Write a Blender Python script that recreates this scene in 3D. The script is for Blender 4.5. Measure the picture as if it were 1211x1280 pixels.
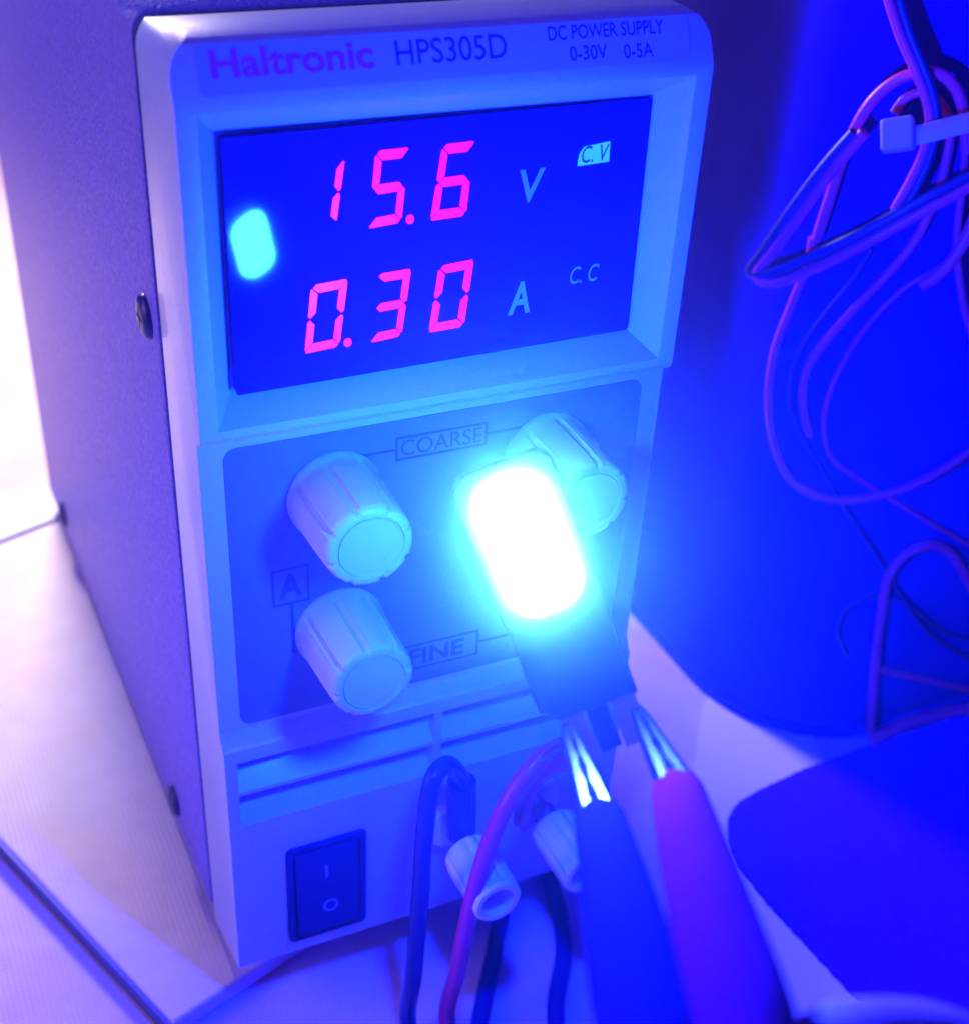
import bpy, bmesh, math, random
from mathutils import Vector, Matrix

random.seed(7)
scene = bpy.context.scene
for o in list(bpy.data.objects):
    bpy.data.objects.remove(o)
COL = scene.collection
S = 0.001                                   # everything below is written in millimetres

# ------------------------------------------------------------------ camera
CAM = Vector((-85.11, -187.49, 231.10))
RIGHT = Vector((0.90753, -0.41713, 0.04885))
FWD = Vector((0.36732, 0.73197, -0.57385))
UP = Vector((0.20361, 0.53873, 0.81750))
FPX, PX, PY, PW, PH = 1737.82, 603.83, 727.29, 1211.0, 1280.0
cd = bpy.data.cameras.new('camera')
cam = bpy.data.objects.new('camera', cd)
COL.objects.link(cam)
cam.matrix_world = Matrix(((RIGHT.x, UP.x, -FWD.x, CAM.x * S), (RIGHT.y, UP.y, -FWD.y, CAM.y * S),
                           (RIGHT.z, UP.z, -FWD.z, CAM.z * S), (0, 0, 0, 1)))
cd.sensor_fit = 'HORIZONTAL'
cd.sensor_width = 36.0
cd.lens = FPX / PW * 36.0
cd.shift_x = (PW / 2 - PX) / PW
cd.shift_y = (PY - PH / 2) / PW
cd.clip_start = 0.005
cd.clip_end = 50.0
cd.dof.use_dof = True
cd.dof.focus_distance = 0.232
cd.dof.aperture_fstop = 22.0
scene.camera = cam

# ------------------------------------------------------------------ world, lamps, exposure
LED_BACK = (7.0, 74.0, 9000.0)               # radiance of the face towards the panel
LED_FRONT = (130.0, 370.0, 6500.0)               # radiance of the face towards the viewer
world = bpy.data.worlds.new('World')
scene.world = world
world.use_nodes = True
bg = world.node_tree.nodes['Background']
bg.inputs['Color'].default_value = (0.03, 0.011, 1.0, 1)
bg.inputs['Strength'].default_value = 0.8


def area(name, loc, target, size, power, color):
    ld = bpy.data.lights.new(name, 'AREA')
    ld.shape = 'RECTANGLE'
    ld.size, ld.size_y = size
    ld.energy = power
    ld.color = color
    lo = bpy.data.objects.new(name, ld)
    COL.objects.link(lo)
    lo.location = Vector(loc) * S
    d = (Vector(target) - Vector(loc)).normalized()
    lo.rotation_euler = d.to_track_quat('-Z', 'Y').to_euler()
    return lo


area('window_lamp', (-14, 460, 235), (-60, 180, -15), (0.09, 0.09), 2.6, (1.0, 0.82, 0.68))
area('room_lamp', (-800, 170, 430), (-42, 60, 40), (0.5, 0.6), 2.9, (0.95, 0.66, 0.95))

vs = scene.view_settings
vs.view_transform = 'Standard'
vs.look = 'None'
vs.exposure = 0.0
vs.gamma = 1.0
vs.use_curve_mapping = False
scene.cycles.use_denoising = True
scene.cycles.max_bounces = 8
scene.cycles.sample_clamp_indirect = 20.0


# ------------------------------------------------------------------ pixel helpers (photo pixels to points)
def ray(u, v):
    return (RIGHT * ((u - PX) / FPX) - UP * ((v - PY) / FPX) + FWD).normalized()


def at(u, v, dist):
    return CAM + ray(u, v) * dist


def on(u, v, axis, val):
    d = ray(u, v)
    return CAM + d * ((val - CAM[axis]) / d[axis])


# ------------------------------------------------------------------ materials
def mat(name, color, rough=0.5, metal=0.0, spec=0.5, bump=0.0, bscale=900.0, var=0.0, vscale=60.0,
        emit=None, estr=0.0, trans=0.0, coat=0.0, sub=0.0):
    m = bpy.data.materials.new(name)
    m.use_nodes = True
    nt = m.node_tree
    b = nt.nodes['Principled BSDF']
    b.inputs['Base Color'].default_value = (*color, 1)
    b.inputs['Roughness'].default_value = rough
    b.inputs['Metallic'].default_value = metal
    b.inputs['Specular IOR Level'].default_value = spec
    b.inputs['Transmission Weight'].default_value = trans
    b.inputs['Coat Weight'].default_value = coat
    b.inputs['Coat Roughness'].default_value = 0.12
    b.inputs['Subsurface Weight'].default_value = sub
    if sub:
        b.inputs['Subsurface Radius'].default_value = (0.003, 0.002, 0.002)
    if emit:
        b.inputs['Emission Color'].default_value = (*emit, 1)
        b.inputs['Emission Strength'].default_value = estr
    tc = nt.nodes.new('ShaderNodeTexCoord')
    if bump:
        n = nt.nodes.new('ShaderNodeTexNoise')
        n.inputs['Scale'].default_value = bscale
        n.inputs['Detail'].default_value = 3
        nt.links.new(tc.outputs['Object'], n.inputs['Vector'])
        bp = nt.nodes.new('ShaderNodeBump')
        bp.inputs['Strength'].default_value = bump
        bp.inputs['Distance'].default_value = 0.0003
        nt.links.new(n.outputs['Fac'], bp.inputs['Height'])
        nt.links.new(bp.outputs['Normal'], b.inputs['Normal'])
    if var:
        n = nt.nodes.new('ShaderNodeTexNoise')
        n.inputs['Scale'].default_value = vscale
        n.inputs['Detail'].default_value = 6
        nt.links.new(tc.outputs['Object'], n.inputs['Vector'])
        mr = nt.nodes.new('ShaderNodeMapRange')
        mr.inputs['From Min'].default_value = 0.3
        mr.inputs['From Max'].default_value = 0.7
        mr.inputs['To Min'].default_value = 1 - var
        mr.inputs['To Max'].default_value = 1 + var
        nt.links.new(n.outputs['Fac'], mr.inputs['Value'])
        mx = nt.nodes.new('ShaderNodeVectorMath')
        mx.operation = 'SCALE'
        mx.inputs[0].default_value = color
        nt.links.new(mr.outputs[0], mx.inputs['Scale'])
        nt.links.new(mx.outputs[0], b.inputs['Base Color'])
        mr2 = nt.nodes.new('ShaderNodeMapRange')
        mr2.inputs['From Min'].default_value = 0.3
        mr2.inputs['From Max'].default_value = 0.7
        mr2.inputs['To Min'].default_value = min(1, rough * (1 + var))
        mr2.inputs['To Max'].default_value = rough * (1 - var)
        nt.links.new(n.outputs['Fac'], mr2.inputs['Value'])
        nt.links.new(mr2.outputs[0], b.inputs['Roughness'])
    return m


M = {}
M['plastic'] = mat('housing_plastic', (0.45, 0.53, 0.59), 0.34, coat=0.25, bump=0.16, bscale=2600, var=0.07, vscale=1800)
M['sticker'] = mat('panel_foil', (0.13, 0.14, 0.22), 0.5, bump=0.1, bscale=3200, var=0.08, vscale=1800)
M['header'] = mat('header_foil', (0.40, 0.38, 0.46), 0.5, bump=0.05, bscale=3000)
M['steel'] = mat('painted_steel', (0.21, 0.14, 0.48), 0.45, bump=1.0, bscale=1300, var=0.22, vscale=1300)
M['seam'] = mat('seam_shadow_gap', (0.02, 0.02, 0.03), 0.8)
M['glass'] = mat('display_window_tint', (0.010, 0.003, 0.035), 0.06, spec=0.3, var=0.2, vscale=40)
M['segment'] = mat('red_segment', (0.35, 0.01, 0.10), 0.4, emit=(1.0, 0.0, 0.15), estr=2.2)
M['legend'] = mat('window_legend_print', (0.25, 0.45, 0.60), 0.5)
M['indicator'] = mat('lit_indicator', (0.3, 0.5, 0.6), 0.5, emit=(0.02, 0.40, 0.8), estr=1.0)
M['ink'] = mat('dark_ink', (0.02, 0.02, 0.09), 0.5)
M['redink'] = mat('red_ink', (0.80, 0.02, 0.10), 0.5)
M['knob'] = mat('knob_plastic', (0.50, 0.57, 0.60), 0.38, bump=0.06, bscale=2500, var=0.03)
M['switch'] = mat('switch_plastic', (0.008, 0.006, 0.06), 0.5, spec=0.15)
M['switchmark'] = mat('switch_mark', (0.16, 0.20, 0.35), 0.5)
M['post'] = mat('post_plastic', (0.80, 0.84, 0.86), 0.25, var=0.05, vscale=200, sub=0.2)
M['brass'] = mat('nickel_shank', (0.6, 0.58, 0.55), 0.3, metal=1)
M['screw'] = mat('screw_steel', (0.05, 0.04, 0.08), 0.35, metal=0.7, bump=0.2, bscale=1500)
M['rubber'] = mat('rubber', (0.02, 0.02, 0.02), 0.8)
M['blackpvc'] = mat('black_cable', (0.010, 0.006, 0.07), 0.22, spec=0.25)
M['redpvc'] = mat('red_cable', (0.50, 0.01, 0.10), 0.22, spec=0.3)
M['blackboot'] = mat('black_boot', (0.006, 0.004, 0.08), 0.9, spec=0.0, bump=0.1, bscale=1200, var=0.1)
M['redboot'] = mat('red_boot', (0.07, 0.002, 0.10), 0.9, spec=0.0, bump=0.1, bscale=1200, var=0.1)
M['jaw'] = mat('clip_jaw_steel', (0.045, 0.04, 0.05), 0.3, metal=1, bump=0.1, bscale=900)
M['board_black'] = mat('module_board', (0.015, 0.015, 0.03), 0.4, var=0.1)
M['pad'] = mat('tinned_pad', (0.55, 0.55, 0.6), 0.4, metal=0.6, bump=0.2, bscale=900)
M['edge'] = mat('grey_edge_band', (0.07, 0.07, 0.16), 0.5)
M['rim'] = mat('pale_blue_edge_strip', (0.42, 0.46, 0.72), 0.4, var=0.04)
M['mat'] = mat('navy_mat_cloth', (0.06, 0.004, 0.60), 0.9, spec=0.05, bump=0.8, bscale=2500, var=0.12, vscale=500)
M['case'] = mat('navy_case_shell', (0.020, 0.003, 0.24), 0.85, spec=0.04, bump=0.3, bscale=900, var=0.15, vscale=30)
M['paper'] = mat('paper', (0.80, 0.74, 0.76), 0.7, bump=0.1, bscale=400, var=0.03, vscale=30)
M['tie'] = mat('white_nylon', (0.45, 0.42, 0.55), 0.4)
M['redwire'] = mat('red_wire', (0.80, 0.03, 0.14), 0.4, var=0.1, vscale=200)
M['blackwire'] = mat('black_wire', (0.012, 0.010, 0.07), 0.4, var=0.1, vscale=200)
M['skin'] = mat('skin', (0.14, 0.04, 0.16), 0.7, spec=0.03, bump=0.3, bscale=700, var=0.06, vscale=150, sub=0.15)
M['lens'] = mat('led_lens', (0.8, 0.8, 0.8), 0.4, emit=tuple(c / LED_FRONT[2] for c in LED_FRONT), estr=LED_FRONT[2])
M['lens_back'] = mat('led_lens_back', (0.8, 0.8, 0.8), 0.4, emit=tuple(c / LED_BACK[2] for c in LED_BACK), estr=LED_BACK[2])


def tabletop(name, base, warm):
    """laminate with warm blotches and fine weave-like relief"""
    m = mat(name, base, 0.45, spec=0.4)
    nt = m.node_tree
    b = nt.nodes['Principled BSDF']
    tc = nt.nodes.new('ShaderNodeTexCoord')
    n = nt.nodes.new('ShaderNodeTexNoise')
    n.inputs['Scale'].default_value = 17
    n.inputs['Detail'].default_value = 3
    n.inputs['Distortion'].default_value = 0.6
    nt.links.new(tc.outputs['Object'], n.inputs['Vector'])
    cr = nt.nodes.new('ShaderNodeValToRGB')
    cr.color_ramp.elements[0].position = 0.42
    cr.color_ramp.elements[0].color = (*base, 1)
    cr.color_ramp.elements[1].position = 0.66
    cr.color_ramp.elements[1].color = (*warm, 1)
    nt.links.new(n.outputs['Fac'], cr.inputs['Fac'])
    n2 = nt.nodes.new('ShaderNodeTexNoise')
    n2.inputs['Scale'].default_value = 120
    n2.inputs['Detail'].default_value = 6
    nt.links.new(tc.outputs['Object'], n2.inputs['Vector'])
    mr = nt.nodes.new('ShaderNodeMapRange')
    mr.inputs['From Min'].default_value = 0.3
    mr.inputs['From Max'].default_value = 0.7
    mr.inputs['To Min'].default_value = 0.92
    mr.inputs['To Max'].default_value = 1.04
    nt.links.new(n2.outputs['Fac'], mr.inputs['Value'])
    sc = nt.nodes.new('ShaderNodeVectorMath')
    sc.operation = 'SCALE'
    nt.links.new(cr.outputs['Color'], sc.inputs[0])
    nt.links.new(mr.outputs[0], sc.inputs['Scale'])
    nt.links.new(sc.outputs[0], b.inputs['Base Color'])
    w1 = nt.nodes.new('ShaderNodeTexWave')
    w1.inputs['Scale'].default_value = 260
    w2 = nt.nodes.new('ShaderNodeTexWave')
    w2.bands_direction = 'Y'
    w2.inputs['Scale'].default_value = 260
    for w in (w1, w2):
        nt.links.new(tc.outputs['Object'], w.inputs['Vector'])
    ad = nt.nodes.new('ShaderNodeMath')
    nt.links.new(w1.outputs['Fac'], ad.inputs[0])
    nt.links.new(w2.outputs['Fac'], ad.inputs[1])
    bp = nt.nodes.new('ShaderNodeBump')
    bp.inputs['Strength'].default_value = 0.15
    bp.inputs['Distance'].default_value = 0.0003
    nt.links.new(ad.outputs[0], bp.inputs['Height'])
    nt.links.new(bp.outputs['Normal'], b.inputs['Normal'])
    return m


M['tile'] = tabletop('white_board', (0.72, 0.67, 0.68), (0.80, 0.62, 0.54))
M['table'] = tabletop('white_tabletop', (0.66, 0.60, 0.66), (0.80, 0.50, 0.36))


# ------------------------------------------------------------------ mesh helpers
def link(name, me, m, parent=None, loc=None):
    if m is not None:
        me.materials.clear()
        me.materials.append(m)
    o = bpy.data.objects.new(name, me)
    COL.objects.link(o)
    if parent is not None:
        o.parent = parent
        if parent.type == 'EMPTY':
            o.location = -parent.location
    if loc is not None:
        o.location = o.location + Vector(loc) * S
    return o


def mesh(name, verts, faces, m, parent=None, smooth=None, loc=None):
    me = bpy.data.meshes.new(name)
    me.from_pydata([Vector(v) * S for v in verts], [], faces)
    me.update()
    fix(me)
    if smooth:
        shade(me, smooth)
    return link(name, me, m, parent, loc)


def fix(me):
    bm = bmesh.new()
    bm.from_mesh(me)
    bmesh.ops.recalc_face_normals(bm, faces=bm.faces)
    bm.to_mesh(me)
    bm.free()


def shade(me, deg):
    me.polygons.foreach_set('use_smooth', [True] * len(me.polygons))
    me.set_sharp_from_angle(angle=math.radians(deg))


def prism_data(poly, axis, a, b):
    """extrude a 2-D polygon along axis; poly gives the two other coordinates in order"""
    n = len(poly)

    def p3(q, t):
        return {0: (t, q[0], q[1]), 1: (q[0], t, q[1]), 2: (q[0], q[1], t)}[axis]
    v = [p3(q, a) for q in poly] + [p3(q, b) for q in poly]
    f = [tuple(range(n)), tuple(range(2 * n - 1, n - 1, -1))]
    f += [(i, (i + 1) % n, n + (i + 1) % n, n + i) for i in range(n)]
    return v, f


def rrect(x0, x1, z0, z1, r, seg=5):
    if not isinstance(r, (tuple, list)):
        r = (r,) * 4
    out = []
    for (cx, cz, a0, rr) in ((x1, z1, 0, r[0]), (x0, z1, 90, r[1]), (x0, z0, 180, r[2]), (x1, z0, 270, r[3])):
        sx = -1 if cx == x1 else 1
        sz = -1 if cz == z1 else 1
        if rr <= 0:
            out.append((cx, cz))
            continue
        for k in range(seg + 1):
            a = math.radians(a0 + 90 * k / seg)
            out.append((cx + sx * rr + rr * math.cos(a), cz + sz * rr + rr * math.sin(a)))
    return out


def bevel_obj(o, width, seg=2, angle=30):
    md = o.modifiers.new('bevel', 'BEVEL')
    md.width = width * S
    md.segments = seg
    md.limit_method = 'ANGLE'
    md.angle_limit = math.radians(angle)
    bake(o)
    return o


def bake(o):
    dg = bpy.context.evaluated_depsgraph_get()
    dg.update()
    me = bpy.data.meshes.new_from_object(o.evaluated_get(dg))
    me.name = o.data.name
    o.modifiers.clear()
    o.data = me


def boolean(o, verts, faces, op):
    me = bpy.data.meshes.new('cutter')
    me.from_pydata([Vector(v) * S for v in verts], [], faces)
    fix(me)
    c = bpy.data.objects.new('cutter', me)
    COL.objects.link(c)
    md = o.modifiers.new('cut', 'BOOLEAN')
    md.object = c
    md.operation = op
    md.solver = 'EXACT'
    bake(o)
    bpy.data.objects.remove(c)


def spline(pts, n=10, closed=False):
    pts = [Vector(p) for p in pts]
    out = []
    N = len(pts)
    for i in range(N - 1):
        p0 = pts[max(i - 1, 0)]
        p1, p2 = pts[i], pts[i + 1]
        p3 = pts[min(i + 2, N - 1)]
        for k in range(n):
            t = k / n
            out.append(0.5 * ((2 * p1) + (p2 - p0) * t + (2 * p0 - 5 * p1 + 4 * p2 - p3) * t * t
                              + (3 * p1 - p0 - 3 * p2 + p3) * t ** 3))
    out.append(pts[-1])
    return out


def tube_data(path, radius, sides=14, ref=None, flat=1.0):
    path = [Vector(p) for p in path]
    n = len(path)
    rad = radius if isinstance(radius, (list, tuple)) else [radius] * n
    v, f = [], []
    t0 = (path[1] - path[0]).normalized()
    nrm = (Vector(ref) if ref else t0.orthogonal())
    nrm = (nrm - t0 * nrm.dot(t0)).normalized()
    for i, p in enumerate(path):
        t = (path[min(i + 1, n - 1)] - path[max(i - 1, 0)]).normalized()
        nrm = (nrm - t * nrm.dot(t)).normalized()
        bn = t.cross(nrm)
        for k in range(sides):
            a = 2 * math.pi * k / sides
            v.append(p + nrm * (rad[i] * math.cos(a)) + bn * (rad[i] * flat * math.sin(a)))
    for i in range(n - 1):
        for k in range(sides):
            a, b = i * sides + k, i * sides + (k + 1) % sides
            f.append((a, b, b + sides, a + sides))
    f.append(tuple(range(sides)))
    f.append(tuple(range((n - 1) * sides, n * sides)))
    return v, f


def tube(name, path, radius, m, parent=None, sides=14, ref=None, flat=1.0):
    v, f = tube_data(path, radius, sides, ref, flat)
    return mesh(name, v, f, m, parent, smooth=50)


def empty(name, loc, label, cat, group=None):
    o = bpy.data.objects.new(name, None)
    COL.objects.link(o)
    o.location = Vector(loc) * S
    o.empty_display_size = 0.01
    tag(o, label, cat, group)
    return o


def tag(o, label, cat, group=None):
    o['label'] = label
    o['category'] = cat
    if group:
        o['group'] = group
    return o


def lettering(name, body, x0, x1, z0, z1, place, m, parent, weight=0.0, shear=0.0, thick=0.06):
    """flat print fitted to a rectangle; place maps (x, z) on the surface to a point, second value its normal offset"""
    cu = bpy.data.curves.new(name, 'FONT')
    cu.body = body
    cu.size = 10
    cu.offset = weight
    cu.shear = shear
    cu.extrude = 0.0
    cu.resolution_u = 4
    t = bpy.data.objects.new(name, cu)
    COL.objects.link(t)
    dg = bpy.context.evaluated_depsgraph_get()
    dg.update()
    me = bpy.data.meshes.new_from_object(t.evaluated_get(dg))
    bpy.data.objects.remove(t)
    xs = [v.co.x for v in me.vertices]
    ys = [v.co.y for v in me.vertices]
    ax, bx, ay, by = min(xs), max(xs), min(ys), max(ys)
    for v in me.vertices:
        x = x0 + (v.co.x - ax) / (bx - ax) * (x1 - x0)
        z = z0 + (v.co.y - ay) / (by - ay) * (z1 - z0)
        v.co = Vector(place(x, z)) * S
    me.name = name
    return link(name, me, m, parent)


def bars(name, rects, place, m, parent):
    """printed lines: a list of rectangles (x0, x1, z0, z1)"""
    v, f = [], []
    for (x0, x1, z0, z1) in rects:
        b = len(v)
        v += [place(x0, z0), place(x1, z0), place(x1, z1), place(x0, z1)]
        f.append((b, b + 1, b + 2, b + 3))
    return mesh(name, v, f, m, parent)


# ------------------------------------------------------------------ the setting: tabletop
TABLE = -15.0
v, f = prism_data(rrect(-900, 900, -700, 900, 20), 2, TABLE - 25, TABLE)
tb = mesh('table', v, f, M['table'])
tb['kind'] = 'structure'

# white board under the power supply (turned about 20 degrees)
bu, bv = Vector((-0.342, 0.940, 0)), Vector((0.940, 0.342, 0))
bc = Vector((-56.5, -1.0, 0))
BOARD_TOP = -10.0


def bpt(a, b, z):
    q = bc + bv * a + bu * b
    return (q.x, q.y, z)


board = empty('board', bpt(65, 100, TABLE), 'white laminated board lying flat under the bench power supply', 'board')
v, f = [], []
v = [bpt(a, b, z) for z in (TABLE + 0.05, BOARD_TOP) for (a, b) in ((0, 0), (130, 0), (130, 182), (0, 182))]
f = [(0, 1, 2, 3), (4, 5, 6, 7), (0, 1, 5, 4), (1, 2, 6, 5), (2, 3, 7, 6), (3, 0, 4, 7)]
o = mesh('panel', v, f, M['tile'], board)
bevel_obj(o, 0.8, 2)
v = [bpt(a, b, z) for z in (TABLE + 0.05, BOARD_TOP + 0.7) for (a, b) in ((0, 182.05), (130, 182.05), (130, 203), (0, 203))]
o = mesh('rim', v, f, M['rim'], board)
v = [bpt(a, b, z) for z in (TABLE + 0.3, BOARD_TOP - 0.5) for (a, b) in ((-0.9, 0), (-0.05, 0), (-0.05, 203), (-0.9, 203))]
mesh('edge_band', v, f, M['edge'], board)
v = [bpt(a, b, z) for z in (TABLE + 0.05, BOARD_TOP + 0.7) for (a, b) in ((0, 182.05), (130, 182.05), (130, 203), (0, 203))]
bevel_obj(o, 0.5, 3)

# ------------------------------------------------------------------ the bench power supply
psu = empty('power_supply', (0, 100, BOARD_TOP), 'beige bench power supply with red digit display, knobs and output posts',
            'power supply')
# front housing: profile (y, z) extruded across, then cut to a rounded front outline
prof = [(18.0, -4.4), (18.0, 181.6), (4.0, 183.0), (1.6, 182.7), (0.6, 182.0), (-2.3, 175.6), (-2.6, 174.5), (-2.6, 124.4), (-2.0, 123.4), (0.0, 122.6),
        (0.0, 63.0), (-1.4, 60.4), (-2.0, 60.0), (-2.0, 41.0), (-1.2, 0.8), (-0.4, 0.0)]
v, f = prism_data(prof, 0, -43, 43)
me = bpy.data.meshes.new('front_housing')
me.from_pydata([Vector(q) * S for q in v], [], f)
fix(me)
hous = link('front_housing', me, M['plastic'], psu)
outl = rrect(-42, 42, -8, 183.2, (5.5, 5.5, 0, 0), 6)
cv, cf = prism_data(outl, 1, -10, 25)
boolean(hous, cv, cf, 'INTERSECT')
bevel_obj(hous, 0.9, 3, 24)
# display recess: sloped frame
WX, WT, WB, WY = 35.0, 169.2, 129.8, 1.5
rv = [(-WX - 3.6, -2.62, WB - 3.6), (WX + 3.6, -2.62, WB - 3.6), (WX + 3.6, -2.62, WT + 4.2), (-WX - 3.6, -2.62, WT + 4.2),
      (-WX - .1, 3.4, WB - .1), (WX + .1, 3.4, WB - .1), (WX + .1, 3.4, WT + .1), (-WX - .1, 3.4, WT + .1)]
rv = [(x, y - (4 if y < 0 else 0), z) if False else (x, y, z) for x, y, z in rv]
k = 1.6
rv[:4] = [(-WX - 3.6 - k, -4.3, WB - 3.6 - k), (WX + 3.6 + k, -4.3, WB - 3.6 - k), (WX + 3.6 + k, -4.3, WT + 4.2 + k), (-WX - 3.6 - k, -4.3, WT + 4.2 + k)]
rf = [(0, 1, 2, 3), (4, 5, 6, 7), (0, 1, 5, 4), (1, 2, 6, 5), (2, 3, 7, 6), (3, 0, 4, 7)]
boolean(hous, rv, rf, 'DIFFERENCE')
# louvres: wedge shaped slots, two to each side of a divider
for (x0, x1) in ((-39.7, -0.7), (1.0, 39.7)):
    for (zt, zb) in ((57.0, 49.6), (48.9, 41.0)):
        tri = [(-2.1, zb), (4.8, zt - 0.9), (4.8, zt), (-4.0, zt), (-4.0, zb)]
        cv, cf = prism_data(tri, 0, x0, x1)
        boolean(hous, cv, cf, 'DIFFERENCE')
# switch opening
cv, cf = prism_data(rrect(-30.6, -15.4, 5.6, 30.6, 0.6), 1, -6, 3)
boolean(hous, cv, cf, 'DIFFERENCE')
shade(hous.data, 38)
# dark back plate inside the louvres
# metal cover
v, f = prism_data(rrect(-41.9, 41.9, -4.4, 181.7, (3, 3, 1, 1), 5), 1, 21.6, 208.0)
case = mesh('metal_cover', v, f, M['steel'], psu)
bevel_obj(case, 1.0, 2, 40)
shade(case.data, 40)
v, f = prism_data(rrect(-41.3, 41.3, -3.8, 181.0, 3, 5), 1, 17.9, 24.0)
mesh('seam_shade_strip', v, f, M['seam'], psu)  # dark strip added for the shade inside the open seam

# display window and its contents
v, f = prism_data(rrect(-WX, WX, WB, WT, 0.4, 2), 1, WY - 0.3, WY + 1.5)
win = mesh('display_window', v, f, M['glass'], psu)


def onwin(x, z):
    return (x, WY - 0.34, z)


OX, OY, SC = 360.0, 160.0, 4.268


def dq(*pts):
    return [on(OX + a / SC, OY + b / SC, 1, WY - 0.36) for a, b in pts]


SEG = {  # polygons in the unit digit (u right, w up)
    'a': [(.06, .955), (.14, 1.0), (.95, 1.0), (.98, .985), (.80, .875), (.24, .875)],
    'd': [(.02, .015), (.06, 0), (.88, 0), (.95, .045), (.78, .125), (.22, .125)],
    'g': [(.08, .5), (.20, .56), (.80, .56), (.92, .5), (.80, .44), (.20, .44)],
    'f': [(.0, .93), (.03, .94), (.20, .855), (.20, .59), (.06, .515), (.0, .545)],
    'b': [(1.0, .955), (.97, .965), (.80, .85), (.80, .59), (.94, .515), (1.0, .545)],
    'e': [(.0, .05), (.03, .04), (.20, .145), (.20, .41), (.06, .485), (.0, .455)],
    'c': [(1.0, .07), (.97, .06), (.80, .145), (.80, .41), (.94, .485), (1.0, .455)],
}


def digit(quad, segs, dot=None, dr=1.15):
    TL, TR, BR, BL = quad
    cen = (TL + TR + BR + BL) / 4
    d = None
    first = True
    parts = []
    for s in segs:
        pts = []
        for (u, w) in SEG[s]:
            q = (BL * (1 - u) + BR * u) * (1 - w) + (TL * (1 - u) + TR * u) * w
            pts.append((q.x, q.z))
        parts.append(pts)
    # digit body: a dark backing plate just behind the segments
    pad = [(q.x, q.z) for q in (TL, TR, BR, BL)]
    cx, cz = cen.x, cen.z
    pad = [(cx + (x - cx) * 1.06, cz + (z - cz) * 1.04) for x, z in pad]
    v_, f_ = prism_data(pad, 1, WY - 0.335, WY - 0.25)
    body = mesh('digit', v_, f_, M['glass'], psu)
    for pts in parts:
        v_, f_ = prism_data(pts, 1, WY - 0.42, WY - 0.30)
        mesh('segment', v_, f_, M['segment'], body)
    if dot:
        q = on(OX + dot[0] / SC, OY + dot[1] / SC, 1, WY - 0.36)
        v_, f_ = prism_data([(q.x + dr * 0.55 * math.cos(a * math.pi / 8), q.z + dr * 0.62 * math.sin(a * math.pi / 8)) for a in range(16)],
                            1, WY - 0.42, WY - 0.30)
        mesh('decimal_point', v_, f_, M['segment'], body)
    return body


digit(dq((134, 182), (306, 163), (258, 512), (82, 538)), 'bc')
digit(dq((474, 126), (652, 108), (608, 505), (432, 537)), 'afgcd', (656, 490))
digit(dq((834, 95), (1006, 76), (955, 472), (765, 498)), 'afgecd')
digit(dq((122, 838), (318, 803), (272, 1160), (85, 1198)), 'abcdef', (317, 1141))
digit(dq((478, 780), (660, 752), (605, 1108), (440, 1142)), 'abgcd')
digit(dq((812, 740), (997, 705), (940, 1060), (752, 1092)), 'abcdef')
lettering('volt_legend', 'V', 12.1, 16.6, 154.7, 160.0, onwin, M['legend'], psu, 0.15, 0.1)
lettering('ampere_legend', 'A', 11.3, 15.4, 136.0, 141.6, onwin, M['legend'], psu, 0.25, 0.1)
lettering('current_legend', 'C. C', 22.6, 28.0, 139.8, 142.8, onwin, M['legend'], psu, 0.05, 0.2)
ind = [(22.3, 160.4), (22.5, 161.6), (23.3, 162.6), (27.9, 163.0), (28.0, 159.8), (22.3, 159.6)]
v, f = prism_data(ind, 1, WY - 0.40, WY - 0.30)
indo = mesh('voltage_indicator', v, f, M['indicator'], psu)
lettering('indicator_lettering', 'C. V', 22.9, 27.8, 160.0, 162.7, lambda x, z: (x, WY - 0.43, z), M['ink'], indo, 0.05, 0.2)


# lean added to the window and all it carries, to shift the LED reflection
for o in [win] + [c for c in psu.children if c.name.split('.')[0] in ('digit', 'volt_legend', 'ampere_legend', 'current_legend', 'voltage_indicator')]:
    for c in [o] + list(o.children):
        for vv in c.data.vertices:
            vv.co.y += 0.022 * vv.co.x + 0.016 * (vv.co.z - 0.1495) + 0.0004

# header plate with lettering (leans back)
def hy(z, off=0.0):
    t = (z - 175.6) / (182.0 - 175.6)
    return -2.3 + 2.9 * t - off


def onhead(off):
    return lambda x, z: (x, hy(z, off), z)


hp = [(x, z) for x, z in rrect(-38.2, 38.0, 176.0, 182.0, 0.7, 3)]
n = len(hp)
v = [(x, hy(z, 0.10), z) for x, z in hp] + [(x, hy(z, -0.3), z) for x, z in hp]
f = [tuple(range(n)), tuple(range(2 * n - 1, n - 1, -1))] + [(i, (i + 1) % n, n + (i + 1) % n, n + i) for i in range(n)]
head = mesh('header_plate', v, f, M['header'], psu)
lettering('maker_lettering', 'Haltronic', -36.3, -13.2, 177.9, 181.4, onhead(0.14), M['redink'], head, 0.28)
lettering('model_lettering', 'HPS305D', -9.9, 7.3, 178.0, 181.1, onhead(0.14), M['ink'], head, 0.05)
lettering('type_lettering', 'DC POWER SUPPLY', 14.1, 33.6, 179.75, 181.6, onhead(0.14), M['ink'], head, 0.12)
lettering('voltage_range_lettering', '0-30V', 17.3, 23.6, 177.0, 178.9, onhead(0.14), M['ink'], head, 0.12)
lettering('current_range_lettering', '0-5A', 26.4, 31.5, 176.8, 178.7, onhead(0.14), M['ink'], head, 0.12)

# control panel foil
v, f = prism_data(rrect(-38.0, 38.0, 64.2, 121.0, 2.2, 5), 1, -0.18, 0.3)
pan = mesh('control_panel', v, f, M['sticker'], psu)


def onpan(x, z):
    return (x, -0.22, z)


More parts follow.
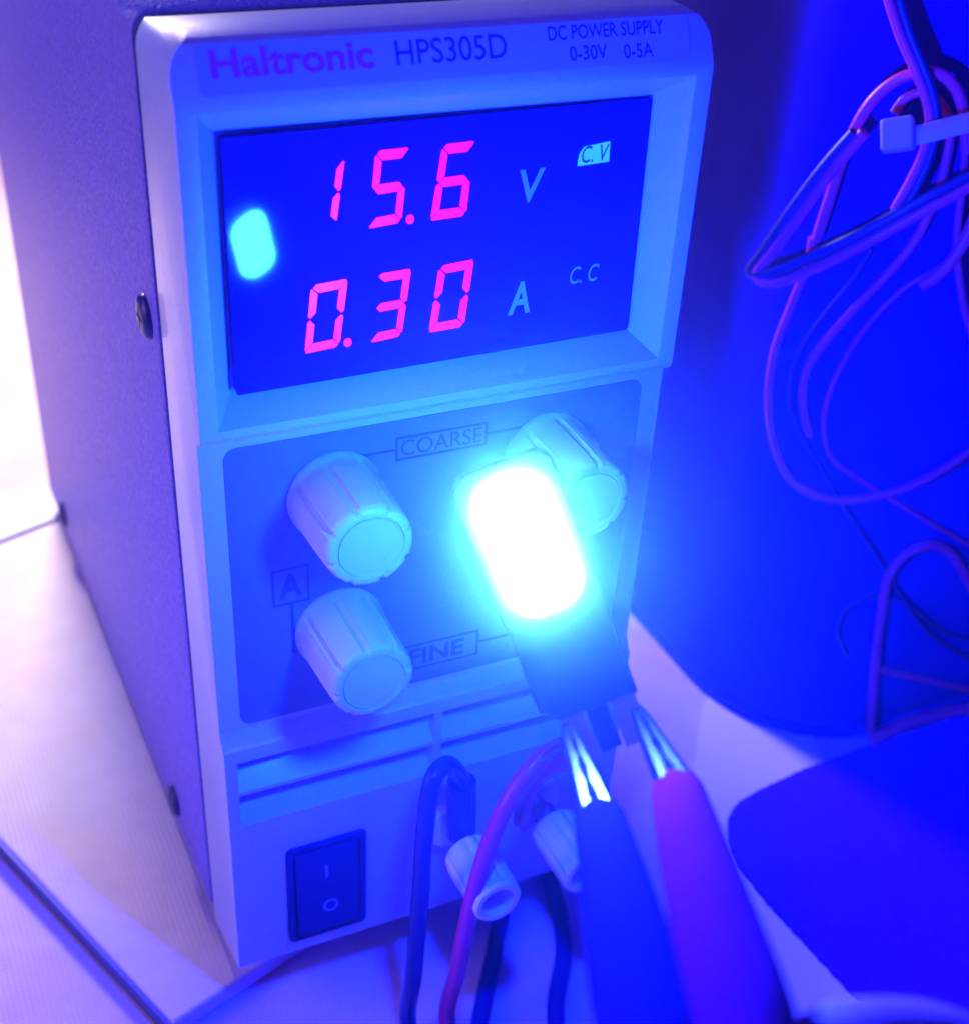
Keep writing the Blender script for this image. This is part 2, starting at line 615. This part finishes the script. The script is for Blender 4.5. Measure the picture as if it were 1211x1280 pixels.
def frame(x0, x1, z0, z1, w):
    return [(x0, x1, z0, z0 + w), (x0, x1, z1 - w, z1), (x0, x0 + w, z0 + w, z1 - w), (x1 - w, x1, z0 + w, z1 - w)]


bars('coarse_lines', frame(-8.9, 8.0, 113.3, 117.9, .5) + [(-19.4, -8.9, 115.3, 115.8), (8.0, 19.0, 115.3, 115.8)], onpan, M['ink'], pan)
lettering('coarse_lettering', 'COARSE', -7.9, 7.0, 114.1, 117.1, onpan, M['ink'], pan, 0.03)
bars('ampere_lines', frame(-31.2, -24.4, 88.7, 96.4, .5) + [(-28.0, -27.4, 78.0, 88.7)], onpan, M['ink'], pan)
lettering('ampere_lettering', 'A', -30.0, -25.6, 90.0, 95.2, onpan, M['ink'], pan, 0.35)
bars('fine_lines', frame(-8.2, 8.6, 67.4, 73.4, .5) + [(-14.0, -8.2, 70.2, 70.7), (8.6, 16.0, 70.2, 70.7)], onpan, M['ink'], pan)
lettering('fine_lettering', 'FINE', -5.6, 5.6, 68.5, 72.3, onpan, M['ink'], pan, 0.3)


# knobs
def knob_mesh():
    prof_ = [(8.3, 0.0), (8.3, 0.8), (7.95, 1.3), (7.9, 3.0), (7.75, 7.5), (7.55, 12.5), (7.4, 15.6), (7.1, 16.6), (6.6, 16.95), (5.75, 17.0), (5.6, 16.75), (5.45, 16.75)]
    seg, rows = 160, len(prof_)
    v_, f_ = [], []
    for j, (r, y) in enumerate(prof_):
        for i in range(seg):
            a = 2 * math.pi * i / seg
            rr = r
            if 3 <= j <= 8:
                ph = (a - 0.30) / (2 * math.pi) * 8
                dd = abs(ph - round(ph)) / 8 * 2 * math.pi * r      # arc distance to a groove
                if dd < 0.55:
                    rr = r - 0.5 * (1 - dd / 0.55) ** 0.6
                elif dd < 0.95:
                    rr = r + 0.10
            v_.append((rr * math.cos(a), -y, rr * math.sin(a)))
    for j in range(rows - 1):
        for i in range(seg):
            a, b = j * seg + i, j * seg + (i + 1) % seg
            f_.append((a, b, b + seg, a + seg))
    f_.append(tuple(range(seg)))
    f_.append(tuple(range((rows - 1) * seg, rows * seg)))
    me_ = bpy.data.meshes.new('knob')
    me_.from_pydata([Vector(q) * S for q in v_], [], f_)
    fix(me_)
    shade(me_, 50)
    # cap
    cp = [(0.0, 16.85), (5.1, 16.85), (5.35, 16.95), (5.43, 16.7)]
    v2, f2 = [], []
    for (r, y) in cp[1:]:
        v2 += [(r * math.cos(2 * math.pi * i / 64), -y - 0.05, r * math.sin(2 * math.pi * i / 64)) for i in range(64)]
    for j in range(2):
        f2 += [(j * 64 + i, j * 64 + (i + 1) % 64, (j + 1) * 64 + (i + 1) % 64, (j + 1) * 64 + i) for i in range(64)]
    f2.append(tuple(range(64)))
    mc = bpy.data.meshes.new('cap')
    mc.from_pydata([Vector(q) * S for q in v2], [], f2)
    fix(mc)
    v3 = [(3.9 * math.cos(-.75) + 0.38 * math.cos(t), -17.0, 3.9 * math.sin(-.75) + 0.38 * math.sin(t)) for t in [i * math.pi / 5 for i in range(10)]]
    v3 += [(x, -16.8, z) for x, _, z in v3]
    f3 = [tuple(range(10))] + [(i, (i + 1) % 10, 10 + (i + 1) % 10, 10 + i) for i in range(10)]
    md = bpy.data.meshes.new('pointer_dot')
    md.from_pydata([Vector(q) * S for q in v3], [], f3)
    fix(md)
    return me_, mc, md


km, kc, kd_ = knob_mesh()
for i, (kx, kz, rot, lab) in enumerate(((-19.7, 109.1, 0.0, 'coarse current knob'), (-19.1, 81.5, 0.12, 'fine current knob'),
                                        (19.7, 109.1, 0.4, 'coarse voltage knob'), (19.1, 81.5, 0.2, 'fine voltage knob'))):
    ko = link('knob', km, M['knob'], psu, (kx, -0.25, kz))
    ko.rotation_euler = (0, rot, 0)
    link('cap', kc, M['knob'], ko)
    link('pointer_dot', kd_, M['knob'], ko)

# rocker switch
v, f = prism_data(rrect(-31.4, -14.7, 4.8, 31.4, 1.2, 4), 1, -2.5, -0.8)
swf = mesh('switch_frame', v, f, M['switch'], psu)
cv, cf = prism_data(rrect(-29.9, -16.2, 6.3, 29.9, 0.6, 3), 1, -6, 4)
boolean(swf, cv, cf, 'DIFFERENCE')
bevel_obj(swf, 0.3, 2)
rk = [(-1.9, 6.4), (-3.4, 7.2), (-2.7, 18.1), (-2.2, 29.4), (-1.0, 29.8), (1.5, 29.0), (1.5, 7.0)]
v, f = prism_data(rk, 0, -29.7, -16.4)
rock = mesh('rocker', v, f, M['switch'], psu)
bevel_obj(rock, 0.35, 2)


def onrock(x, z):
    y = -3.4 + (z - 7.2) / 10.9 * 0.7 if z < 18.1 else -2.7 + (z - 18.1) / 11.3 * 0.5
    return (x, y - 0.05, z)


bars('on_mark', [(-23.5, -23.0, 21.5, 24.7)], onrock, M['switchmark'], rock)
ring_v, ring_f = [], []
for r in (1.55, 1.15):
    ring_v += [onrock(-22.7 + r * math.cos(i * math.pi / 16), 13.6 + r * math.sin(i * math.pi / 16)) for i in range(32)]
ring_f = [(i, (i + 1) % 32, 32 + (i + 1) % 32, 32 + i) for i in range(32)]
mesh('off_mark', ring_v, ring_f, M['switchmark'], rock)


# binding posts
def lathe_y(prof_, seg=40, flute=0, depth=0.0, rows=()):
    v_, f_ = [], []
    for j, (r, y) in enumerate(prof_):
        for i in range(seg):
            a = 2 * math.pi * i / seg
            rr = r
            if flute and j in rows:
                rr = r - depth * (0.5 - 0.5 * math.cos(a * flute)) ** 2
            v_.append((rr * math.cos(a), -y, rr * math.sin(a)))
    for j in range(len(prof_) - 1):
        for i in range(seg):
            a, b = j * seg + i, j * seg + (i + 1) % seg
            f_.append((a, b, b + seg, a + seg))
    f_.append(tuple(range(seg)))
    f_.append(tuple(range((len(prof_) - 1) * seg, len(prof_) * seg)))
    return v_, f_


POSTS = [(3.4, 26.6), (22.8, 26.6)]
for (px_, pz_) in POSTS:
    v, f = lathe_y([(5.6, 1.6), (5.6, 3.4), (5.0, 4.0)])
    base = mesh('binding_post', v, f, M['post'], psu, smooth=40, loc=(px_, 0, pz_))
    v, f = lathe_y([(1.9, 3.5), (1.9, 12.5)], 20)
    mesh('shank', v, f, M['brass'], base, smooth=40)
    v, f = lathe_y([(3.6, 11.3), (5.0, 11.8), (5.3, 12.6), (5.2, 24.0), (5.0, 25.4), (4.5, 25.9), (3.5, 25.9), (3.3, 25.2), (3.2, 18.0)],
                   96, 12, 0.55, (2, 3))
    mesh('post_cap', v, f, M['post'], base, smooth=40)

# screws on the side of the cover, and feet
for (sy, sz) in ((28.9, 131.8), (49.4, 2.6), (180.5, 2.6)):
    v, f = [], []
    pr = [(3.9, 41.4), (3.9, 42.0), (3.6, 42.7), (3.0, 43.1), (2.4, 43.25)]
    for (r, x) in pr:
        v += [(-x, sy + r * math.cos(i * math.pi / 14), sz + r * math.sin(i * math.pi / 14)) for i in range(28)]
    for j in range(len(pr) - 1):
        f += [(j * 28 + i, j * 28 + (i + 1) % 28, (j + 1) * 28 + (i + 1) % 28, (j + 1) * 28 + i) for i in range(28)]
    f.append(tuple(range((len(pr) - 1) * 28, len(pr) * 28)))
    so = mesh('screw', v, f, M['screw'], psu, smooth=40)
    sv, sf = [], []
    for (hy_, hz_) in ((2.0, 0.35), (0.35, 2.0)):
        b = len(sv)
        x = -43.27 - (0.02 if hy_ < 1 else 0)
        sv += [(x, sy - hy_, sz - hz_), (x, sy + hy_, sz - hz_), (x, sy + hy_, sz + hz_), (x, sy - hy_, sz + hz_)]
        sf.append((b, b + 1, b + 2, b + 3))
    mesh('screw_slot', sv, sf, M['seam'], so)
for (fx, fy) in ((-33, 48), (33, 52), (-33, 170), (16, 172)):
    v, f = prism_data([(fx + 5 * math.cos(i * math.pi / 10), fy + 5 * math.sin(i * math.pi / 10)) for i in range(20)], 2, BOARD_TOP + 0.05, -4.3)
    mesh('foot', v, f, M['rubber'], psu, smooth=40)

# ------------------------------------------------------------------ the LED module held in front of the panel
led = empty('led_module', at(700, 760, 185), 'blazing blue-white LED module clipped by its two tabs before the knobs', 'LED module')
D_TOP, D_BOT = 176.0, 189.5
ptop = at(620, 578, D_TOP)
pbot = at(738, 884, D_BOT)
ax = (pbot - ptop).normalized()                      # down the module
side = (at(660, 700, 186) - at(600, 720, 186))
side = (side - ax * side.dot(ax)).normalized()       # to the right in the picture
nor = ax.cross(side).normalized()
if nor.dot(FWD) > 0:
    nor = -nor                                        # towards the viewer
LEN = (pbot - ptop).length
mid = (ptop + pbot) / 2


def mpt(a, b, c):
    """a across, b down from the module's top, c towards the viewer"""
    return ptop + side * a + ax * b + nor * c


def slab(name, poly, c0, c1, m, parent, bev=0.0):
    n_ = len(poly)
    v_ = [mpt(a, b, c0) for a, b in poly] + [mpt(a, b, c1) for a, b in poly]
    f_ = [tuple(range(n_)), tuple(range(2 * n_ - 1, n_ - 1, -1))] + [(i, (i + 1) % n_, n_ + (i + 1) % n_, n_ + i) for i in range(n_)]
    o_ = mesh(name, v_, f_, m, parent)
    if bev:
        bevel_obj(o_, bev, 2)
    return o_


HW = 6.7
frame_poly = [(-HW, 1.6), (-HW + 1.6, 0), (HW - 1.6, 0), (HW, 1.6), (HW, LEN - .3), (HW, LEN), (-HW + 2.4, LEN), (-HW, LEN - 2.2)]
slab('board', frame_poly, -0.8, 0.8, M['board_black'], led, 0.2)
# lens: a domed rounded block, glowing on both faces
lx, l0, l1 = 5.35, 0.045 * LEN, 0.58 * LEN
lc = (l0 + l1) / 2
v, f = [], []
outline = rrect(-lx, lx, l0, l1, 4.4, 8)
n = len(outline)
for (lname, levels, lm) in (('lens', [(0.81, 1.0), (1.2, 0.99), (1.6, 0.95), (2.1, 0.84), (2.3, 0.68)], 'lens'),
                            ('rear_lens', [(-0.81, 1.0), (-1.4, 0.98), (-2.1, 0.90), (-2.5, 0.74), (-2.7, 0.5)], 'lens_back')):
    v, f = [], []
    for (c, s_) in levels:
        inset = (1 - s_) * lx
        for (a, b) in outline:
            ks = 0.76 if lname == 'rear_lens' else 1.0
            v.append(mpt(ks * a * (lx - inset) / lx, lc + ks * (b - lc) * ((l1 - l0) / 2 - inset) / ((l1 - l0) / 2), c))
    for j in range(len(levels) - 1):
        f += [(j * n + i, j * n + (i + 1) % n, (j + 1) * n + (i + 1) % n, (j + 1) * n + i) for i in range(n)]
    f += [tuple(range(n)), tuple(range((len(levels) - 1) * n, len(levels) * n))]
    mesh(lname, v, f, M[lm], led, smooth=60)
slab('contact_tab', [(-4.6, LEN), (-1.2, LEN), (-1.2, LEN + 7.5), (-4.6, LEN + 7.5)], -0.35, 0.35, M['pad'], led)
slab('contact_tab', [(2.6, LEN), (6.2, LEN), (6.2, LEN + 7.5), (2.6, LEN + 7.5)], -0.35, 0.35, M['pad'], led)
slab('tongue', [(-0.8, LEN), (2.2, LEN), (2.2, LEN + 6.8), (-0.8, LEN + 6.8)], -0.6, 0.6, M['board_black'], led, 0.15)


# ------------------------------------------------------------------ alligator clips
def clip(name, label, tip, neck, tail, w0, w1, boot_mat, tail_w):
    root = empty(name, tail, label, 'clip', 'clips holding the LED module')
    axis = (neck - tip).normalized()
    sd = axis.cross(FWD).normalized()
    up = sd.cross(axis).normalized()
    if up.dot(FWD) > 0:
        up = -up
    # two jaws, folded sheet with a U cross-section
    L = (neck - tip).length + 6
    jd, ju = up, sd                                     # the jaws lie side by side as seen from the camera
    for s_ in (1, -1):
        v_, f_ = [], []
        rows = 9
        for j in range(rows):
            t = j / (rows - 1)
            hw = 1.75 + 0.8 * t ** 0.7
            cc = tip + axis * (L * t) + ju * s_ * (0.35 + 0.75 * t)
            dep = 0.75 + 0.75 * t
            sec = [(-hw, -dep * 0.2), (-hw, dep * 0.4), (-hw * 0.72, dep * 0.85), (0, dep), (hw * 0.72, dep * 0.85), (hw, dep * 0.4), (hw, -dep * 0.2),
                   (hw - .35, -dep * 0.2), (hw - .35, dep * 0.35), (0, dep - .35), (-hw + .35, dep * 0.35), (-hw + .35, -dep * 0.2)]
            if j == 0:
                sec = [(x * 0.8, y * 0.8) for x, y in sec]
            tooth = 0.25 if j % 2 else 0.0
            v_ += [cc + jd * x + ju * s_ * (y - (tooth if y < 0 else 0)) for x, y in sec]
        k_ = 12
        for j in range(rows - 1):
            f_ += [(j * k_ + i, j * k_ + (i + 1) % k_, (j + 1) * k_ + (i + 1) % k_, (j + 1) * k_ + i) for i in range(k_)]
        f_ += [tuple(range(k_)), tuple(range((rows - 1) * k_, rows * k_))]
        mesh('jaw', v_, f_, M['jaw'], root, smooth=45)
    # soft boot
    n_ = 28
    path, rad = [], []
    for i in range(n_ + 1):
        t = i / n_
        path.append(neck + (tail - neck) * t)
        r = w0 + (w1 - w0) * min(1, t / 0.75) ** 0.9
        if i == 0:
            r *= 0.93
        if t > 0.86:
            r = w1 + (tail_w - w1) * ((t - 0.86) / 0.14) ** 1.4
        rad.append(r)
    b_ = tube('boot', path, rad, boot_mat, root, 32, ref=sd, flat=0.82)
    return root, path[-1], (tail - neck).normalized()


redclip, rtail, rdir = clip('alligator_clip', 'alligator clip in a red boot gripping the right tab of the LED module',
                            at(797, 893, 185), at(845, 985, 167), at(948, 1360, 106), 3.05, 4.35, M['redboot'], 3.2)
blkclip, btail, bdir = clip('alligator_clip', 'alligator clip in a black boot gripping the left tab of the LED module',
                            at(711, 915, 186), at(748, 1018, 167), at(830, 1380, 106), 2.9, 4.3, M['blackboot'], 3.1)

# ------------------------------------------------------------------ output leads
p0 = Vector((3.4, -8.0, 26.6))
q = p0 + Vector((0, 0, 3.0))
btop = on(577, 978, 1, -10.0)
blead = empty('output_lead', on(512, 1279, 2, -13.0), 'black output lead looping up from the left binding post', 'cable')
tube('sleeve', [p0 + Vector((0, 0, 2.0)), p0.lerp(btop, .5), btop], [2.9, 3.0, 2.9], M['blackpvc'], blead, 24)
pts = [btop - (btop - p0).normalized() * 3, btop + Vector((0, 0, .5)), on(560, 956, 1, -12.0), on(541, 975, 1, -15.0), on(532, 1030, 1, -17.0), on(527, 1100, 1, -18.0), on(522, 1160, 1, -19.0),
       on(517, 1220, 1, -20.0), on(512, 1290, 2, -12.7), Vector((-12, -40, -12.9)), Vector((-6, -75, -12.9)), Vector((12, -110, -12.9))]
tube('wire', spline(pts, 8), 1.8, M['blackpvc'], blead, 18)

p1 = Vector((22.8, -8.0, 26.6))
rlead = empty('output_lead', on(562, 1279, 2, -13.0), 'red output lead arching from the right binding post down to the table', 'cable')
pts = [p1 + Vector((0, 0, 1.0)), p1 + Vector((-3.6, -1.0, 4.0)), on(652, 1028, 1, -10.0), on(662, 985, 1, -11.0), on(690, 958, 1, -12.0), on(716, 950, 1, -14.0), on(706, 932, 1, -17.0),
       on(672, 951, 1, -20.0), on(634, 1005, 1, -22.0), on(606, 1070, 1, -23.0), on(587, 1140, 1, -23.5),
       on(573, 1210, 1, -23.5), on(562, 1290, 2, -12.7), Vector((2, -44, -12.9)), Vector((14, -76, -12.9)), Vector((30, -105, -12.9))]
tube('wire', spline(pts, 8), 1.75, M['redpvc'], rlead, 18)
tube('sleeve', [p1 + Vector((-0.2, 0, 0.6)), p1 + Vector((-2.6, -.6, 3.0))], [2.4, 2.6], M['redpvc'], rlead, 20)

# dark cables added to stand in for the shadow streaks under the posts
for lpts, lname in ((((590, 1335), (603, 1260), (618, 1190), (628, 1130), (622, 1075), (612, 1030)), 'left'),
                    (((700, 1335), (694, 1260), (704, 1190), (696, 1130), (678, 1075), (664, 1030)), 'right')):
    lp = [on(a, b, 2, TABLE + 2.1) for a, b in lpts]
    tag(tube('shadow_cable', spline(lp, 8), 2.0, M['blackpvc'], None, 14),
        'added dark cable standing in for shadow streaks on the table below the %s binding post' % lname, 'cable')

# ------------------------------------------------------------------ right of the power supply: case, mat, papers
CX0, CY0, CR = 108.0, 24.0, 37.0
outl = rrect(CX0, 330, CY0, 320, (10, 37, 37, 10), 12)
outl = []
for (cx, cy, a0, rr) in ((320, 310, 0, 10), (CX0 + 20, 300, 90, 20), (CX0 + CR, CY0 + CR, 180, CR), (320, CY0 + 10, 270, 10)):
    for k_ in range(13):
        a = math.radians(a0 + 90 * k_ / 12)
        outl.append((cx + rr * math.cos(a), cy + rr * math.sin(a)))
v, f = prism_data(outl, 2, TABLE + 0.05, 262)
storage = empty('storage_case', (220, 160, TABLE), 'tall dark navy case with rounded corner standing behind the mat', 'case')
o = mesh('shell', v, f, M['case'], storage)
bevel_obj(o, 3.0, 3, 60)
shade(o.data, 40)
base_out = [(x + (0.9 if x > 200 else -0.9), y + (0.9 if y > 150 else -0.9)) for x, y in outl]
v, f = prism_data(base_out, 2, TABLE + 0.04, TABLE + 3.0)
mesh('base_rim', v, f, M['case'], storage, smooth=40)

mp = [(330, 18.0), (143.4, 18.0), (126.6, 17.2), (112.9, 16.4), (99.3, 14.4), (91, 12.6), (85.6, 9.0), (81.8, 3.5), (79.4, -4.7), (79.6, -17.8), (81.9, -46.0), (90, -150), (330, -150)]
rnd = random.Random(3)
mp2 = []
for i in range(len(mp) - 1):
    a, b = Vector((*mp[i], 0)), Vector((*mp[i + 1], 0))
    nn = max(1, int((b - a).length / 1.0)) if i not in (0, 10, 11) else 40
    for k_ in range(nn):
        q = a.lerp(b, k_ / nn)
        j_ = 0.22 if 0 < i < 11 else 0
        mp2.append((q.x + rnd.uniform(-j_, j_), q.y + rnd.uniform(-j_, j_)))
mp2.append(mp[-1])
v, f = prism_data(mp2, 2, TABLE + 0.35, TABLE + 2.6)
tag(mesh('desk_mat', v, f, M['mat']), 'dark blue cloth mat with frayed edge lying in front of the storage case', 'mat')

# papers
pp = [(110.6, 55.7), (105.6, 51.0), (104.1, 50.4), (88.6, 29.5), (62, -12), (50, -70), (112, -70), (118, 8), (122.3, 18.8), (125.7, 29.0), (150, 60)]
v, f = prism_data(pp, 2, TABLE + 0.08, TABLE + 0.25)
tag(mesh('paper_sheet', v, f, M['paper']), 'sheet of white paper partly under the dark blue mat', 'paper')


# ------------------------------------------------------------------ wires hanging on the case
def case_dist(x, y):
    qx = max(CX0 + CR - x, 0)
    qy = max(CY0 + CR - y, 0)
    return math.hypot(qx, qy) - CR if (qx > 0 or qy > 0) else -CR


def oncase(u, v_, off):
    d = ray(u, v_)
    t = 120.0
    for _ in range(200):
        q_ = CAM + d * t
        g = case_dist(q_.x, q_.y) - off
        if g < 0.02:
            break
        t += max(g * 0.6, 0.02)
    return CAM + d * t


GROUP = 'loose wires hanging on the storage case'


def hang(name, pts_, off, r, m, label, parent=None, n_=8, offs=None):
    pp_ = [oncase(a, b, (offs[i] if offs else off)) for i, (a, b) in enumerate(pts_)]
    o_ = tube(name, spline(pp_, n_), r, m, parent, 12)
    if parent is None:
        tag(o_, label, 'wire', GROUP)
    return o_


hang('wire', [(1020, 300), (1036, 250), (1052, 200), (1074, 150), (1098, 117), (1130, 95), (1168, 90), (1193, 108), (1204, 140), (1208, 190)], 5.5, 1.15, M['redwire'],
     'red wire arching in the tallest loop above the cable tie')
hang('wire', [(1016, 296), (1010, 330), (990, 380), (968, 440), (961, 500), (968, 555), (992, 603), (1040, 624), (1100, 619), (1160, 597), (1215, 562)], 2.4, 1.0, M['redwire'],
     'single pale red wire hanging in the lowest wide loop')
hang('wire', [(1118, 140), (1132, 122), (1155, 115), (1178, 130), (1188, 160), (1183, 200), (1172, 240), (1150, 290), (1122, 328), (1092, 360), (1050, 405), (1012, 455), (1003, 500), (1012, 545)], 2.6, 0.95, M['redwire'],
     'thin red wire in the inner loop behind the cable tie')
hang('wire', [(1105, -20), (1124, 40), (1142, 82), (1156, 118), (1162, 150), (1154, 192), (1136, 230), (1118, 262)], 7.6, 1.0, M['redwire'],
     'red wire coming straight down from above into the bundle')
hang('wire', [(1119, -20), (1136, 38), (1152, 78), (1166, 116), (1171, 150), (1163, 192), (1146, 232), (1126, 268)], 7.6, 1.0, M['blackwire'],
     'black wire coming straight down from above beside a red one')
hang('wire', [(1080, 165), (1044, 208), (1006, 258), (968, 312), (946, 342), (966, 353), (1012, 338), (1082, 303), (1150, 266), (1220, 228)], 8.2, 1.25, M['redwire'],
     'red wire of the twin pair bent in a sharp hairpin')
hang('wire', [(1068, 165), (1032, 206), (994, 256), (956, 312), (938, 338), (956, 341), (1006, 324), (1078, 290), (1146, 253), (1220, 214)], 8.2, 1.25, M['blackwire'],
     'black wire of the twin pair bent in a sharp hairpin')
hang('wire', [(1222, 262), (1208, 296), (1190, 325), (1170, 345), (1150, 357)], 5.0, 1.3, M['redwire'],
     'short thick red wire ending below the twin pair')
hang('wire', [(1090, 310), (1066, 350), (1030, 395), (1000, 440), (988, 490), (996, 530), (1020, 575), (1060, 640), (1100, 700), (1136, 760), (1172, 800), (1230, 832)], 1.4, 0.7, M['blackwire'],
     'thin black wire trailing diagonally behind the lowest loop')
hang('wire', [(1230, 765), (1196, 702), (1178, 685), (1158, 682), (1130, 694), (1110, 722), (1101, 770), (1095, 820), (1091, 870), (1088, 914)], 2.0, 1.2, M['redwire'],
     'red wire bent in a hook then hanging straight down to the case base')
hang('wire', [(1102, 838), (1138, 846), (1165, 852), (1190, 858), (1220, 864)], 2.2, 1.0, M['redwire'],
     'short red wire lying almost level near the case base')
hang('wire', [(1215, 300), (1180, 330), (1130, 360), (1085, 405), (1050, 460), (1030, 520), (1038, 570), (1075, 600), (1140, 640), (1225, 690)], 1.2, 0.55, M['redwire'],
     'very thin red wire sagging inside the lowest wide loop')
hang('wire', [(1190, 100), (1206, 150), (1204, 220), (1196, 300), (1204, 380), (1226, 450)], 3.4, 0.8, M['redwire'],
     'red wire dropping behind the strap of the cable tie')
hang('wire', [(1060, 820), (1048, 790), (1060, 760), (1092, 745), (1130, 752), (1180, 790), (1230, 800)], 1.3, 0.6, M['blackwire'],
     'thin black wire curled in a small bow near the straight red wire')
tie = empty('cable_tie', oncase(1122, 168, 11), 'pale nylon cable tie with square head around the wires', 'cable tie')
tp = [oncase(a, b, 11.2) for a, b in ((1128, 170), (1150, 168), (1180, 160), (1215, 152), (1250, 146))]
tube('strap', spline(tp, 5), 2.0, M['tie'], tie, 10, ref=UP, flat=0.35)
hc = oncase(1122, 168, 11.4)
hx = (oncase(1150, 164, 11.4) - hc).normalized()
hz = (UP - hx * UP.dot(hx)).normalized()
hn = hx.cross(hz)
v = [hc + hx * (3.2 * a) + hz * (3.2 * b) + hn * (1.7 * c) for a in (-1, 1) for b in (-1, 1) for c in (-1, 1)]
f = [(0, 1, 3, 2), (4, 5, 7, 6), (0, 1, 5, 4), (2, 3, 7, 6), (0, 2, 6, 4), (1, 3, 7, 5)]
o = mesh('tie_head', v, f, M['tie'], tie)
bevel_obj(o, 0.7, 3)
# cable along the mat edge
mpts = [Vector((136, 17.5, TABLE + 4.2)), on(1130, 905, 2, -10.6), on(1165, 896, 2, -10.4), on(1220, 886, 2, -10.4), Vector((230, 4, -10.4))]
tag(tube('mat_cable', spline(mpts, 8), 1.7, M['redwire'], None, 12), 'dull red cable lying across the edge of the dark blue mat', 'cable')

# ------------------------------------------------------------------ the hand that holds the clips (only the index finger reaches the picture)
hand_v, hand_e, hand_r = [], [], []


def hv(p, r, link_to=None):
    hand_v.append(Vector(p) * S)
    hand_r.append(r * S)
    if link_to is not None:
        hand_e.append((link_to, len(hand_v) - 1))
    return len(hand_v) - 1


wrist = hv(at(1560, 1900, 150), 22)
palm = hv(at(1400, 1680, 140), 23, wrist)
k1 = hv(at(1330, 1470, 142), 10.5, palm)
a1 = hv(at(1200, 1372, 134), 8.6, k1)
a2 = hv(at(1090, 1352, 126), 8.0, a1)
a3 = hv(at(1000, 1366, 120), 6.9, a2)
k2 = hv(at(1260, 1580, 142), 10.5, palm)
b1 = hv(at(1120, 1520, 134), 8.8, k2)
b2 = hv(at(1010, 1500, 126), 8.2, b1)
b3 = hv(at(930, 1515, 120), 7.0, b2)
k3 = hv(at(1270, 1730, 140), 10, palm)
c1 = hv(at(1140, 1690, 132), 8.4, k3)
c2 = hv(at(1030, 1670, 124), 7.6, c1)
c3 = hv(at(960, 1690, 120), 6.6, c2)
k4 = hv(at(1330, 1850, 138), 9, palm)
d1 = hv(at(1220, 1840, 132), 7.2, k4)
d2 = hv(at(1130, 1830, 126), 6.4, d1)
d3 = hv(at(1080, 1845, 122), 5.6, d2)
t1 = hv(at(1260, 1640, 112), 12, palm)
t2 = hv(at(1110, 1540, 98), 10, t1)
t3 = hv(at(980, 1470, 92), 8.4, t2)
me = bpy.data.meshes.new('person')
me.from_pydata(hand_v, hand_e, [])
person = bpy.data.objects.new('person', me)
COL.objects.link(person)
md = person.modifiers.new('skin', 'SKIN')
if not me.skin_vertices:
    bm_ = bmesh.new()
    bm_.from_mesh(me)
    bm_.verts.layers.skin.verify()
    bm_.to_mesh(me)
    bm_.free()
for sv_, r_ in zip(me.skin_vertices[0].data, hand_r):
    sv_.radius = (r_, r_)
me.skin_vertices[0].data[palm].use_root = True
sb = person.modifiers.new('smooth', 'SUBSURF')
sb.levels = sb.render_levels = 2
bake(person)
person.data.materials.append(M['skin'])
person.data.polygons.foreach_set('use_smooth', [True] * len(person.data.polygons))
tag(person, 'bare fingers pinching the boots of the alligator clips from the right', 'person')

# ------------------------------------------------------------------ added haze volume, stands in for lens glare round the LED
GLARE_DENSITY = 0.24
hz_v = [(x, y, z) for x in (-1000, 1000) for y in (-800, 1000) for z in (TABLE - 45, 420)]
glare_haze = mesh('glare_haze', hz_v, [(0, 1, 3, 2), (4, 5, 7, 6), (0, 1, 5, 4), (2, 3, 7, 6), (0, 2, 6, 4), (1, 3, 7, 5)], None)
glare_haze['kind'] = 'stuff'
hm = bpy.data.materials.new('glare_haze_air')
hm.use_nodes = True
hm.node_tree.nodes.remove(hm.node_tree.nodes['Principled BSDF'])
pv = hm.node_tree.nodes.new('ShaderNodeVolumePrincipled')
pv.inputs['Color'].default_value = (0.25, 0.55, 1.0, 1)
pv.inputs['Anisotropy'].default_value = 0.97
pv.inputs['Density'].default_value = GLARE_DENSITY
hm.node_tree.links.new(pv.outputs['Volume'], hm.node_tree.nodes['Material Output'].inputs['Volume'])
glare_haze.data.materials.append(hm)
